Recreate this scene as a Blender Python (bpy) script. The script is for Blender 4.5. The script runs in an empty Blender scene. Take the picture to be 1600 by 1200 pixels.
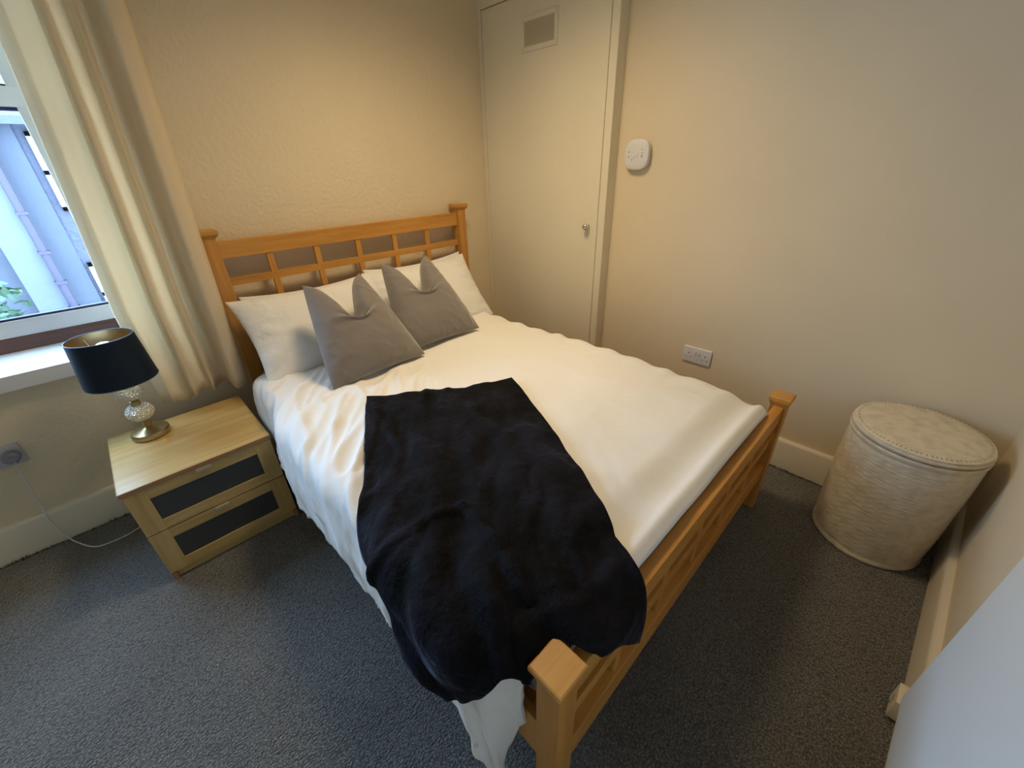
import bpy, bmesh, math, random
from mathutils import Vector, Matrix, noise
random.seed(7)
PI = math.pi
SC = bpy.context.scene
COL = SC.collection

# ------------------------------------------------------------------ camera
F_PX = 631.39
cam_d = bpy.data.cameras.new('camera')
cam_d.sensor_width = 36.0
cam_d.lens = F_PX / 1600 * 36.0
cam_d.clip_start = 0.02
cam_o = bpy.data.objects.new('camera', cam_d)
COL.objects.link(cam_o)
yaw, pitch, roll = .7653, -.5012, -.0301
Fv = Vector((math.sin(yaw)*math.cos(pitch), math.cos(yaw)*math.cos(pitch), math.sin(pitch)))
R0 = Vector((math.cos(yaw), -math.sin(yaw), 0)); U0 = R0.cross(Fv)
Rv = R0*math.cos(roll) + U0*math.sin(roll)
Uv = -R0*math.sin(roll) + U0*math.cos(roll)
M = Matrix((Rv, Uv, -Fv)).transposed().to_4x4()
M.translation = Vector((-2.0499, -2.2544, 1.3762))
cam_o.matrix_world = M
SC.camera = cam_o

# ------------------------------------------------------------------ world, lights, exposure
SC.view_settings.view_transform = 'Standard'
SC.view_settings.look = 'None'
SC.view_settings.exposure = 0.14
SC.view_settings.gamma = 1.0
SC.view_settings.use_curve_mapping = False
w = bpy.data.worlds.new('sky'); SC.world = w; w.use_nodes = True
bg = w.node_tree.nodes['Background']
bg.inputs[0].default_value = (0.46, 0.69, 1.0, 1)      # overcast blue daylight
bg.inputs[1].default_value = 21.0
def light(name, kind, loc, energy, color, rot=(0,0,0), **kw):
    d = bpy.data.lights.new(name, kind); d.energy = energy; d.color = color
    for k, v in kw.items():
        if k == 'portal': d.cycles.is_portal = True
        else: setattr(d, k, v)
    o = bpy.data.objects.new(name, d); COL.objects.link(o)
    o.location = loc; o.rotation_euler = rot
    return o
light('ceiling_light', 'SPOT', (-.98, -.98, 2.40), 88, (1.0, .765, .45), spot_size=math.radians(152), spot_blend=1.0, shadow_soft_size=.24)
light('window_portal', 'AREA', (-2.50, .20, 1.53), 1, (1,1,1), rot=(PI/2,0,PI), shape='RECTANGLE', size=.96, size_y=1.4, portal=True)

# ------------------------------------------------------------------ materials
def new_mat(name, color, rough=.6, metal=0., spec=.5, sheen=0., sheen_rough=.5, **kw):
    m = bpy.data.materials.new(name); m.use_nodes = True
    b = m.node_tree.nodes['Principled BSDF']
    b.inputs['Base Color'].default_value = (*color, 1)
    b.inputs['Roughness'].default_value = rough
    b.inputs['Metallic'].default_value = metal
    b.inputs['Specular IOR Level'].default_value = spec
    if sheen:
        b.inputs['Sheen Weight'].default_value = sheen
        b.inputs['Sheen Roughness'].default_value = sheen_rough
    return m
def nodes(m): return m.node_tree.nodes, m.node_tree.links, m.node_tree.nodes['Principled BSDF']
def coords(m, scale=(1,1,1), rot=(0,0,0), use='Object'):
    n, l, b = nodes(m)
    tc = n.new('ShaderNodeTexCoord'); mp = n.new('ShaderNodeMapping')
    mp.inputs['Scale'].default_value = scale; mp.inputs['Rotation'].default_value = rot
    l.new(tc.outputs[use], mp.inputs[0]); return mp.outputs[0]
def noise_tex(m, vec, scale, detail=3, rough=.5):
    n, l, b = nodes(m); t = n.new('ShaderNodeTexNoise')
    t.inputs['Scale'].default_value = scale; t.inputs['Detail'].default_value = detail
    t.inputs['Roughness'].default_value = rough
    l.new(vec, t.inputs['Vector']); return t.outputs['Fac']
def ramp(m, fac, stops):
    n, l, b = nodes(m); r = n.new('ShaderNodeValToRGB')
    e = r.color_ramp.elements
    while len(e) < len(stops): e.new(.5)
    for i, (p, c) in enumerate(stops): e[i].position = p; e[i].color = (*c, 1)
    l.new(fac, r.inputs[0]); return r.outputs[0]
def add_bump(m, fac, strength, dist=.01):
    n, l, b = nodes(m); bp = n.new('ShaderNodeBump')
    bp.inputs['Strength'].default_value = strength; bp.inputs['Distance'].default_value = dist
    l.new(fac, bp.inputs['Height'])
    if b.inputs['Normal'].links: l.new(b.inputs['Normal'].links[0].from_socket, bp.inputs['Normal'])
    l.new(bp.outputs[0], b.inputs['Normal'])
def colour(m, sock):
    n, l, b = nodes(m); l.new(sock, b.inputs['Base Color'])
def sc(c, k): return tuple(min(1, x*k) for x in c)

def paint(name, c, bump_scale, bump, dist=.004, rough=.65):
    m = new_mat(name, c, rough)
    v = coords(m)
    colour(m, ramp(m, noise_tex(m, v, 1.7, 4), [(.3, sc(c,.96)), (.7, sc(c,1.03))]))
    add_bump(m, noise_tex(m, v, bump_scale, 4, .6), bump, dist)
    return m
WALL = (.79, .672, .48)
m_wall_tex = paint('cream_textured_wall', WALL, 48, .85, .007)
m_wall = paint('cream_wall', WALL, 60, .25, .003)
m_ceiling = paint('ceiling_paint', (.80,.76,.68), 60, .1)
m_gloss = paint('cream_gloss_paint', (.78,.71,.58), 25, .10, .003, .42)
m_door = paint('door_paint', (.80,.735,.575), 14, .05, .003, .45)
m_grille = new_mat('grille_paint', (.66,.60,.46), .5)

def wood(name, c1, c2, c3, rough=.38, axis=0, sc_=1.0):
    m = new_mat(name, c2, rough)
    s = [14*sc_]*3; s[axis] = 1.1*sc_
    v = coords(m, tuple(s))
    f = noise_tex(m, v, 2.4, 6, .62)
    colour(m, ramp(m, f, [(.28, c1), (.5, c2), (.74, c3)]))
    add_bump(m, f, .08, .002)
    return m
pine = ((.43,.185,.034),(.56,.265,.052),(.64,.33,.080))
m_pine_x = wood('pine_long', *pine, axis=0)
m_pine_z = wood('pine_upright', *pine, axis=2)
m_pine_y = wood('pine_side', *pine, axis=1)
oak = ((.43,.275,.095),(.53,.36,.135),(.61,.44,.19))
m_oak_x = wood('oak_veneer', *oak, rough=.30, axis=0)
m_oak_z = wood('oak_veneer_upright', *oak, rough=.36, axis=2)
m_oak_edge = wood('oak_edging', (.30,.15,.07),(.38,.20,.09),(.44,.25,.12), axis=0)
m_brown = wood('old_brown_wood', (.10,.05,.04),(.15,.075,.06),(.2,.10,.08), axis=0)
m_panel = new_mat('charcoal_panel', (.046,.046,.048), .5)
m_clear = new_mat('frosted_handle', (.42,.38,.30), .35)

def carpet():
    m = new_mat('loop_carpet', (.05,.05,.05), .95, spec=.15, sheen=.35, sheen_rough=.6)
    n, l, b = nodes(m)
    v = coords(m, (1,1,1), (0,0,.15))
    v2 = coords(m, (92,128,90), (0,0,.22))
    vo = n.new('ShaderNodeTexVoronoi'); vo.inputs['Scale'].default_value = 1.6
    l.new(v2, vo.inputs['Vector'])
    spk = noise_tex(m, v, 210, 2)
    big = noise_tex(m, v, 3.0, 4)
    c1 = ramp(m, spk, [(.30,(.085,.083,.074)),(.52,(.165,.160,.146)),(.70,(.35,.345,.32))])
    c2 = ramp(m, big, [(.3,(.78,.78,.78)),(.7,(1.1,1.1,1.1))])
    mx = n.new('ShaderNodeMix'); mx.data_type='RGBA'; mx.blend_type='MULTIPLY'; mx.inputs[0].default_value = 1
    l.new(c1, mx.inputs[6]); l.new(c2, mx.inputs[7])
    mx2 = n.new('ShaderNodeMix'); mx2.data_type='RGBA'; mx2.blend_type='MULTIPLY'; mx2.inputs[0].default_value = .8
    vr = ramp(m, vo.outputs['Distance'], [(.0,(1.15,1.15,1.15)),(.75,(.30,.30,.30))])
    l.new(mx.outputs[2], mx2.inputs[6]); l.new(vr, mx2.inputs[7])
    colour(m, mx2.outputs[2])
    inv = n.new('ShaderNodeMath'); inv.operation='SUBTRACT'; inv.inputs[0].default_value=1
    l.new(vo.outputs['Distance'], inv.inputs[1])
    add_bump(m, inv.outputs[0], .9, .006)
    return m
m_carpet = carpet()

def cloth(name, c, bump=.15, scale=220, rough=.8, sheen=.15, big=0., bigscale=8):
    m = new_mat(name, c, rough, spec=.25, sheen=sheen)
    v = coords(m)
    add_bump(m, noise_tex(m, v, scale, 2), bump, .0008)
    if big: add_bump(m, noise_tex(m, v, bigscale, 5, .55), big, .02)
    return m
m_duvet = cloth('white_cotton', (.83,.815,.79), .1, 300, .62, .1, .22, 7)
m_pillow = cloth('white_pillow_cotton', (.82,.81,.80), .1, 300, .7, .1, .6, 11)
m_mattress = cloth('mattress_cover', (.42,.34,.36), .1, 200)
m_curtain = cloth('cream_curtain', (.88,.785,.61), .12, 260, .7, .1)
_n, _l, _b = nodes(m_curtain)
_t = _n.new('ShaderNodeBsdfTranslucent'); _t.inputs[0].default_value = (.92,.80,.60,1)
_m = _n.new('ShaderNodeMixShader'); _m.inputs[0].default_value = .38
_l.new(_b.outputs[0], _m.inputs[1]); _l.new(_t.outputs[0], _m.inputs[2]); _l.new(_m.outputs[0], _n['Material Output'].inputs[0])
m_velvet = cloth('grey_velvet', (.19,.168,.160), .1, 300, .7, .75, .45, 9)
def throw_mat():
    m = new_mat('black_plush', (.006,.006,.009), .8, spec=.12, sheen=.16, sheen_rough=.35)
    v = coords(m); f = noise_tex(m, v, 7, 5, .6)
    n, l, b = nodes(m)
    r = ramp(m, f, [(.42,(.005,.005,.005)),(.68,(.20,.20,.20))]); l.new(r, b.inputs['Sheen Weight'])
    b.inputs['Sheen Tint'].default_value = (.62,.68,.95,1)
    colour(m, ramp(m, f, [(.40,(.0015,.0015,.0018)),(.68,(.008,.008,.014))]))
    add_bump(m, f, .9, .03); add_bump(m, noise_tex(m, v, 260, 2), .5, .002)
    return m
m_throw = throw_mat()
m_plastic = new_mat('white_plastic', (.74,.73,.74), .35)
m_plastic_grey = new_mat('pale_grey_plastic', (.50,.50,.54), .4)
m_dark = new_mat('dark_hole', (.02,.02,.02), .6)
m_mark = new_mat('grey_print', (.32,.32,.32), .5)
m_chrome = new_mat('chrome', (.75,.74,.72), .12, 1.)
m_brass = new_mat('antique_brass', (.46,.36,.19), .30, 1.)
m_gold = new_mat('gold_lining', (.62,.45,.22), .30, .9)
m_shade = cloth('navy_shade', (.003,.012,.028), .2, 300, .6, .03)
m_bulb = new_mat('bulb_glass', (.85,.85,.83), .15)
def mercury():
    m = new_mat('mercury_glass', (.86,.84,.76), .20, .55)
    return m
m_mercury = mercury()
_n, _l, _b = nodes(m_mercury); _v = coords(m_mercury); _vo = _n.new('ShaderNodeTexVoronoi'); _vo.inputs['Scale'].default_value = 190
_l.new(_v, _vo.inputs['Vector']); add_bump(m_mercury, _vo.outputs['Distance'], 1.0, .006)
m_upvc = new_mat('white_upvc', (.80,.80,.80), .3)
m_radiator = new_mat('daylight_tinted_enamel', (.80,.88,.93), .28)  # blue of the window daylight mixed into the white enamel colour
def wicker_mat():
    m = new_mat('painted_wicker', (.72,.64,.50), .6)
    v = coords(m)
    colour(m, ramp(m, noise_tex(m, v, 30, 4), [(.3,(.62,.53,.39)),(.6,(.74,.66,.51))]))
    add_bump(m, noise_tex(m, coords(m, (9,9,150)), 1.0, 4), .7, .004)
    return m
m_wicker = wicker_mat()
def glass_mat():
    m = bpy.data.materials.new('window_glass'); m.use_nodes = True
    n, l = m.node_tree.nodes, m.node_tree.links
    n.clear(); o = n.new('ShaderNodeOutputMaterial'); t = n.new('ShaderNodeBsdfTransparent'); g = n.new('ShaderNodeBsdfGlossy')
    g.inputs['Roughness'].default_value = .02; mx = n.new('ShaderNodeMixShader'); mx.inputs[0].default_value = .05
    t.inputs[0].default_value = (.96,.98,1,1)
    l.new(t.outputs[0], mx.inputs[1]); l.new(g.outputs[0], mx.inputs[2]); l.new(mx.outputs[0], o.inputs[0])
    return m
m_glass = glass_mat()

# ------------------------------------------------------------------ mesh helpers
def new_bm(): return bmesh.new()
def add_box(bm, x0, x1, y0, y1, z0, z1, bev=0., seg=2, mat=None):
    vs = [bm.verts.new(((x0,x1)[i&1], (y0,y1)[(i>>1)&1], (z0,z1)[(i>>2)&1])) for i in range(8)]
    fs = [(0,2,3,1),(4,5,7,6),(0,1,5,4),(2,6,7,3),(0,4,6,2),(1,3,7,5)]
    F = [bm.faces.new([vs[i] for i in f]) for f in fs]
    if mat is not None:
        for v in vs: v.co = mat @ v.co
    if bev > 0:
        ed = list({e for f in F for e in f.edges})
        bmesh.ops.bevel(bm, geom=ed, offset=bev, segments=seg, affect='EDGES', profile=.6)
    return vs
def add_lathe(bm, prof, n=48, cx=0, cy=0, sx=1., sy=1., rot=0., caps=True):
    rings = []
    for (r, z) in prof:
        ring = []
        for k in range(n):
            a = 2*PI*k/n
            x, y = r*sx*math.cos(a), r*sy*math.sin(a)
            ring.append(bm.verts.new((cx + x*math.cos(rot) - y*math.sin(rot), cy + x*math.sin(rot) + y*math.cos(rot), z)))
        rings.append(ring)
    for a, b in zip(rings, rings[1:]):
        for k in range(n):
            bm.faces.new((a[k], a[(k+1)%n], b[(k+1)%n], b[k]))
    if caps:
        if prof[0][0] > 1e-5: bm.faces.new(list(reversed(rings[0])))
        if prof[-1][0] > 1e-5: bm.faces.new(rings[-1])
    return rings
def add_tube(bm, pts, r, n=8, closed=False):
    pts = [Vector(p) for p in pts]; rings = []
    N = len(pts)
    for i, p in enumerate(pts):
        t = (pts[(i+1)%N if closed else min(i+1, N-1)] - pts[(i-1)%N if closed else max(i-1, 0)]).normalized()
        a = t.cross(Vector((0,0,1)))
        if a.length < .05: a = t.cross(Vector((0,1,0)))
        a.normalize(); b = t.cross(a)
        rings.append([bm.verts.new(p + a*r*math.cos(2*PI*k/n) + b*r*math.sin(2*PI*k/n)) for k in range(n)])
    pr = list(zip(rings, rings[1:])) + ([(rings[-1], rings[0])] if closed else [])
    for A, B in pr:
        for k in range(n): bm.faces.new((A[k], A[(k+1)%n], B[(k+1)%n], B[k]))
    if not closed:
        bm.faces.new(list(reversed(rings[0]))); bm.faces.new(rings[-1])
def add_grid(bm, fn, nu, nv):
    g = [[bm.verts.new(fn(i/nu, j/nv)) for j in range(nv+1)] for i in range(nu+1)]
    for i in range(nu):
        for j in range(nv):
            bm.faces.new((g[i][j], g[i+1][j], g[i+1][j+1], g[i][j+1]))
    return g
def obj(name, bm, mat, parent=None, smooth=True, angle=35, loc=None, rot=None, mats=None, up=False):
    bmesh.ops.recalc_face_normals(bm, faces=bm.faces[:])
    if up:
        bm.normal_update()
        if sum(f.normal.z for f in bm.faces) < 0: bmesh.ops.reverse_faces(bm, faces=bm.faces[:])
    me = bpy.data.meshes.new(name); bm.to_mesh(me); bm.free()
    for mm in (mats or [mat]): me.materials.append(mm)
    if smooth:
        for p in me.polygons: p.use_smooth = True
        try: me.set_sharp_from_angle(angle=math.radians(angle))
        except Exception: pass
    o = bpy.data.objects.new(name, me); COL.objects.link(o)
    if parent is not None: o.parent = parent
    if loc: o.location = loc
    if rot: o.rotation_euler = rot
    return o
def thing(name, label, cat, loc=(0,0,0), rot=(0,0,0), group=None):
    o = bpy.data.objects.new(name, None); COL.objects.link(o)
    o.empty_display_size = .1
    o.location = loc; o.rotation_euler = rot; o['label'] = label; o['category'] = cat
    if group: o['group'] = group
    return o
def tag(o, label, cat, group=None):
    o['label'] = label; o['category'] = cat
    if group: o['group'] = group
    return o
def struct(o, label=None):
    o['kind'] = 'structure'
    if label: o['label'] = label
    return o
def lerp(a, b, t): return a + (b-a)*t
def sstep(a, b, x):
    t = max(0., min(1., (x-a)/(b-a))); return t*t*(3-2*t)
def table(tb, x):
    if x >= tb[0][0]: return tb[0][1]
    for (x0, y0), (x1, y1) in zip(tb, tb[1:]):
        if x >= x1:
            t = (x-x0)/(x1-x0); t = t*t*(3-2*t)
            return y0 + (y1-y0)*t
    return tb[-1][1]
def interp(tb, x):      # rising x
    if x <= tb[0][0]: return tb[0][1]
    for (x0, y0), (x1, y1) in zip(tb, tb[1:]):
        if x <= x1: return y0 + (y1-y0)*(x-x0)/(x1-x0)
    return tb[-1][1]
def nz(x, y, z=0.): return noise.noise(Vector((x, y, z)))

# ------------------------------------------------------------------ room shell
X_L, Z_C = -3.95, 2.46
WX0, WX1, WZ0, WZ1 = -2.98, -2.02, .70, 2.23       # window opening, unseen left side narrowed to keep daylight off the right wall
def near_y(x): return -2.661 - .046*x              # the front wall is very slightly out of square
bm = new_bm(); add_box(bm, X_L-.2, .2, -2.95, .32, -.12, 0); struct(obj('floor', bm, m_carpet, smooth=False), 'dark grey loop pile carpet')
bm = new_bm(); add_box(bm, X_L-.2, .2, -2.95, .32, Z_C, Z_C+.1); struct(obj('ceiling', bm, m_ceiling, smooth=False))
bm = new_bm()
add_box(bm, X_L, WX0, 0, .3, 0, Z_C); add_box(bm, WX1, .2, 0, .3, 0, Z_C)
add_box(bm, WX0, WX1, 0, .3, 0, WZ0); add_box(bm, WX0, WX1, 0, .3, WZ1, Z_C)
struct(obj('wall_back', bm, m_wall_tex, smooth=False), 'cream textured wall behind the headboard')
bm = new_bm(); add_box(bm, 0, .2, -2.9, 0, 0, Z_C); struct(obj('wall_right', bm, m_wall, smooth=False), 'smooth cream wall with the cupboard door')
bm = new_bm(); add_box(bm, X_L-.2, X_L, -2.9, .3, 0, Z_C); struct(obj('wall_left', bm, m_wall, smooth=False))
ang = math.atan(-.046)
rotn = Matrix.Rotation(ang, 4, 'Z')
def near_mat(x0=0.): return Matrix.Translation((0, -2.661, 0)) @ rotn     # local x runs along the front wall, local y out into the room
bm = new_bm(); add_box(bm, X_L-.2, 0.02, -.2, 0, 0, Z_C, mat=near_mat()); struct(obj('wall_front', bm, m_wall, smooth=False), 'cream wall behind the laundry basket')

def board(bm, x0, x1, h, t, mat):           # skirting profile swept along local x, standing off local y=0
    prof = [(0,0),(t,0),(t,h-.014),(t-.003,h-.006),(t-.008,h-.001),(0,h)]
    L = [[bm.verts.new(mat @ Vector((x, y, z))) for (y, z) in prof] for x in (x0, x1)]
    n = len(prof)
    for k in range(n): bm.faces.new((L[0][k], L[0][(k+1)%n], L[1][(k+1)%n], L[1][k]))
    bm.faces.new(L[0]); bm.faces.new(list(reversed(L[1])))
BH = .158
bm = new_bm(); board(bm, X_L, -.078, BH, .02, Matrix.Scale(-1, 4, (0,1,0))); struct(obj('baseboard_back', bm, m_gloss, angle=25))
bm = new_bm(); board(bm, .952, 2.66, BH, .02, Matrix(((0,-1,0,0),(-1,0,0,0),(0,0,1,0),(0,0,0,1)))); struct(obj('baseboard_right', bm, m_gloss, angle=25))
bm = new_bm(); board(bm, X_L+.1, -.02, .15, .022, near_mat()); struct(obj('baseboard_front', bm, m_gloss, angle=25))

# frayed carpet edge along the skirting (uncountable tufts)
bm = new_bm()
def tufts(p0, p1, n, nrm):
    p0, p1, nrm = Vector(p0), Vector(p1), Vector(nrm)
    d = (p1-p0)
    for k in range(n):
        p = p0 + d*random.random() + nrm*random.uniform(0, .008)
        h = random.uniform(.004, .013)*(1.0 + .8*nz(p.x*9, p.y*9)); r = random.uniform(.003, .006)
        t = [bm.verts.new(p + Vector((math.cos(a)*r, math.sin(a)*r, -.001))) for a in (0, 2.1, 4.2)]
        ap = bm.verts.new(p + Vector((random.uniform(-.003,.003), random.uniform(-.003,.003), h)))
        for i in range(3): bm.faces.new((t[i], t[(i+1)%3], ap))
tufts((-.026,-.99,0), (-.026,-2.6,0), 900, (-1,0,0))
tufts((-3.0,-.026,0), (-.3,-.026,0), 500, (0,-1,0))
o = obj('carpet_fringe', bm, m_carpet); o['kind'] = 'stuff'; tag(o, 'frayed dark edge of the carpet along the foot of the skirting', 'carpet edge')

# ------------------------------------------------------------------ cupboard door in the right wall
DX = -.074
bm = new_bm()
add_box(bm, DX+.0, 0, -.949, -.906, 0, Z_C, .002, 1)          # right stile
add_box(bm, DX, 0, -.031, 0, 0, Z_C, .002, 1)                 # left stile
add_box(bm, DX, 0, -.906, -.031, 2.125, Z_C, .002, 1)         # header
struct(obj('trim_1', bm, m_door, smooth=False), 'cream painted frame round the cupboard door')
bm = new_bm(); add_box(bm, DX+.002, -.03, -.902, -.035, .012, 2.121, .002, 1)
door = struct(obj('door_1', bm, m_door, smooth=False), 'flush cream cupboard door with a vent grille at the top')
bm = new_bm()
add_lathe(bm, [(0,.040),(.008,.0385),(.014,.034),(.0175,.026),(.0165,.018),(.011,.011),(.007,.007),(.007,.003),(.012,.002),(.012,0)], 28)
kn = obj('door_knob', bm, m_chrome, door, loc=(DX+.002, -.843, 1.053), rot=(0,-PI/2,0)); kn['label'] = 'small round chrome knob'
# grille
y0, y1, z0, z1 = -.598, -.349, 1.885, 2.03
bm = new_bm()
x0 = DX-.004
for a in ((y0,y1,z0,z0+.022),(y0,y1,z1-.022,z1),(y0,y0+.022,z0+.022,z1-.022),(y1-.022,y1,z0+.022,z1-.022)):
    add_box(bm, x0, DX+.002, a[0], a[1], a[2], a[3], .0015, 1)
gr = obj('vent_grille', bm, m_gloss, door, smooth=False)
bm = new_bm(); n = 15
for k in range(n):
    zc = lerp(z0+.026, z1-.026, k/(n-1))
    mt = Matrix.Translation((DX-.0005, 0, zc)) @ Matrix.Rotation(.7, 4, 'Y')
    add_box(bm, -.004, .004, y0+.02, y1-.02, -.0011, .0011, mat=mt)
obj('vent_slats', bm, m_grille, gr, smooth=False)
bm = new_bm(); add_box(bm, DX+.0005, DX+.0015, y0+.02, y1-.02, z0+.02, z1-.02); obj('vent_backing', bm, m_grille, gr, smooth=False)
bm = new_bm()
for yy in (y0+.010, y1-.010):
    for zz in (z0+.010, z1-.010):
        add_box(bm, x0-.001, x0+.001, yy-.003, yy+.003, zz-.003, zz+.003)
obj('screws', bm, m_grille, gr, smooth=False)

# ------------------------------------------------------------------ window
bm = new_bm(); fy0, fy1 = .12, .168
FB, FT = .835, 1.617
for a in ((WX0, WX1, FB, FB+.065),(WX0,WX1,FT-.03,FT+.03),(WX0,WX1,WZ1-.06,WZ1)):
    add_box(bm, a[0], a[1], fy0, fy1, a[2], a[3], .006, 2)
for a in ((WX0,WX0+.06),(WX1-.06,WX1)):
    add_box(bm, a[0], a[1], fy0+.001, fy1-.001, FB, WZ1, .006, 2)
win = struct(obj('window_1', bm, m_upvc), 'white plastic framed window behind the curtain')
bm = new_bm(); add_box(bm, WX0+.03, WX1-.03, .148, .154, FB+.03, WZ1-.03)
obj('glass_pane', bm, m_glass, win, smooth=False)
bm = new_bm()
for (a, b_, c, d) in ((WX0+.05,WX1-.05,FB+.060,FB+.073),(WX0+.05,WX1-.05,FT-.040,FT-.028),(WX0+.05,WX1-.05,FT+.028,FT+.035)):
    add_box(bm, a, b_, .125, .147, c, d)
g_ = obj('window_gasket', bm, new_mat('gasket', (.03,.03,.08), .7), win, smooth=False)
bm = new_bm(); add_box(bm, WX0, WX1, .115, .22, .742, FB+.004, .004, 1)
struct(obj('trim_2', bm, m_brown, smooth=False), 'brown wooden strip under the window frame')
bm = new_bm(); vs = add_box(bm, WX0-.05, WX1+.04, -.045, -.0002, .690, .752, .006, 2)
add_box(bm, WX0+.001, WX1-.001, -.006, .119, .701, .768)
for v in bm.verts:
    if v.co.z > .74: v.co.z = .748 + (v.co.y+.045)*.24
struct(obj('trim_3', bm, m_upvc), 'white window sill')

# cord loop lying on the sill by the curtain
pts = [(-2.195+.030*math.cos(a)+.006*math.sin(3*a), .055+.022*math.sin(a), .778+.012*abs(math.sin(a*1.5))) for a in [2*PI*k/28 for k in range(28)]]
bm = new_bm(); add_tube(bm, pts, .0028, 6, True)
tag(obj('cord_loop', bm, m_plastic), 'thin white cord loop on the window sill beside the curtain edge', 'cord')

# ------------------------------------------------------------------ outside: neighbouring house
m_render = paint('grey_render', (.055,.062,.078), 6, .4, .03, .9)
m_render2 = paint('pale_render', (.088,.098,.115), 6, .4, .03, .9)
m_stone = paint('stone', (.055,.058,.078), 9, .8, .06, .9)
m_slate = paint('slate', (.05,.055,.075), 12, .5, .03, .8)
house = thing('neighbouring_house', 'grey rendered stone house seen through the window beyond the yard', 'house', (-3, 7.5, -4.5))
def hp(name, bm, m, par=house, **k):
    for v in bm.verts: v.co -= Vector((-3, 7.5, -4.5)) if par is house else Vector((0,0,0))
    return obj(name, bm, m, par, **k)
bm = new_bm(); add_box(bm, -2.62, -2.33, 7.46, 10, -4.5, 2.15); hp('wall', bm, m_render, smooth=False)
bm = new_bm(); add_box(bm, -3.06, -2.62, 7.30, 10, -4.5, 2.15); hp('wall', bm, m_render2, smooth=False)
bm = new_bm(); add_box(bm, -2.33, 3.0, 7.5, 10, -4.5, 2.15); hp('wall', bm, m_stone, smooth=False)
bm = new_bm(); add_box(bm, -9, -3.06, 7.55, 10, -4.5, 2.15); hp('wall', bm, m_render, smooth=False)
bm = new_bm()
q4 = [bm.verts.new(p) for p in ((-9,7.2,2.12),(3,7.2,2.12),(3,9.2,3.2),(-9,9.2,3.2))]; q5 = [bm.verts.new(p) for p in ((-9,7.2,2.02),(3,7.2,2.02),(3,9.2,3.1),(-9,9.2,3.1))]
bm.faces.new(q4); bm.faces.new(q5)
for i in range(4): bm.faces.new((q4[i], q4[(i+1)%4], q5[(i+1)%4], q5[i]))
hp('roof', bm, m_slate, smooth=False)
bm = new_bm(); add_tube(bm, [(-2.66,7.22,2.0),(-2.66,7.22,-4.4)], .05, 10)
for zz in (1.6,.9,.35,-.1,-.5): add_box(bm, -2.73,-2.59,7.16,7.3,zz,zz+.04)
hp('downpipe', bm, new_mat('pipe', (.030,.024,.045), .6))
m_sash = new_mat('painted_sash', (.20,.20,.21), .5)
def hwin(x0, x1, z0, z1):
    bm = new_bm()
    for a in ((x0,x1,z0,z0+.06),(x0,x1,z1-.06,z1),(x0,x0+.06,z0,z1),(x1-.06,x1,z0,z1),(x0,x1,(z0+z1)/2-.03,(z0+z1)/2+.03)):
        add_box(bm, a[0],a[1],7.42,7.5,a[2],a[3])
    f = hp('window', bm, m_sash, smooth=False)
    bm = new_bm(); add_box(bm, x0+.03,x1-.03,7.46,7.49,z0+.03,z1-.03)
    hp('pane', bm, new_mat('far_glass', (.12,.16,.20), .1), None, smooth=False).parent = f
hwin(-2.23, -1.2, .90, 1.95); hwin(-2.28, -1.2, -.9, .12)
for o in house.children:
    for c in o.children:
        for v in c.data.vertices: v.co -= Vector((-3, 7.5, -4.5))
bm = new_bm(); add_box(bm, -14, 8, .6, 30, -4.7, -4.5); struct(obj('ground', bm, m_stone, smooth=False))
bm = new_bm()
for k in range(1500):
    c = Vector((random.gauss(-3.38,.20), random.gauss(6.3,.22), random.uniform(-4.4, .22)))
    if c.z > -.3 and abs(c.x+3.38) > .30*(1.2-c.z): continue
    r = random.uniform(.04,.09); e = Matrix.Rotation(random.random()*6, 3, 'Z') @ Matrix.Rotation(random.random()*3, 3, 'X')
    bm.faces.new([bm.verts.new(c + e @ Vector(p)*r) for p in ((-1,-.5,0),(0,-.7,.2),(1,0,0),(0,.7,.2),(-1,.5,0))])
sh = thing('tall_shrub', 'green leafy shrub outside at the foot of the grey house', 'shrub', (0,0,0))
obj('foliage', bm, new_mat('leaves', (.035,.075,.035), .7), sh, smooth=False)
bm = new_bm(); add_tube(bm, [(-3.38,6.3,-4.5),(-3.40,6.3,-2.4),(-3.38,6.32,-.4)], .05, 8); obj('trunk', bm, m_brown, sh)

# ------------------------------------------------------------------ curtain
cur = thing('curtain', 'long cream curtain gathered at the right side of the window', 'curtain', (-1.9,-.10,.5))
ctop, cbot = 2.335, .505
# fold profile: (fraction across, depth towards the room)
fold = [(0,.010),(.05,.028),(.12,.034),(.22,.030),(.30,.014),(.345,.045),(.40,.050),(.45,.008),(.50,-.012),(.56,.006),(.60,.028),(.64,.000),(.68,-.016),(.73,.004),(.78,.045),(.85,.060),(.93,.050),(1.0,.004)]
def smooth_fold(s):
    acc = 0; wsum = 0
    for k in range(-3,4):
        w_ = math.exp(-k*k/4.); acc += w_*interp(fold, min(1,max(0,s+k*.009))); wsum += w_
    return acc/wsum
def curtain_pt(s, t):
    z = lerp(cbot, ctop, t)
    xl = interp([(.5,-2.088),(.9,-2.10),(1.74,-2.040),(2.4,-2.00)], z)
    xr = interp([(.5,-1.762),(1.2,-1.735),(1.88,-1.704),(2.4,-1.68)], z)
    ss = s + .012*math.sin(3.1*t+7*s)*(1-t)
    f = smooth_fold(ss)
    amp = 1.0 + .25*(1-t)
    y = -.105 - f*amp - .012*math.sin(16*s+2*t)*(1-t)**2
    x = lerp(xl, xr, s) + .010*math.sin(2*PI*s*4.5)*(1-.5*t)
    zz = z + (1-t)**6*(.012*math.sin(s*19)+.006*math.sin(s*43))
    return Vector((x+1.9, y+.10, zz-.5))
bm = new_bm(); add_grid(bm, curtain_pt, 150, 40)
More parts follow.
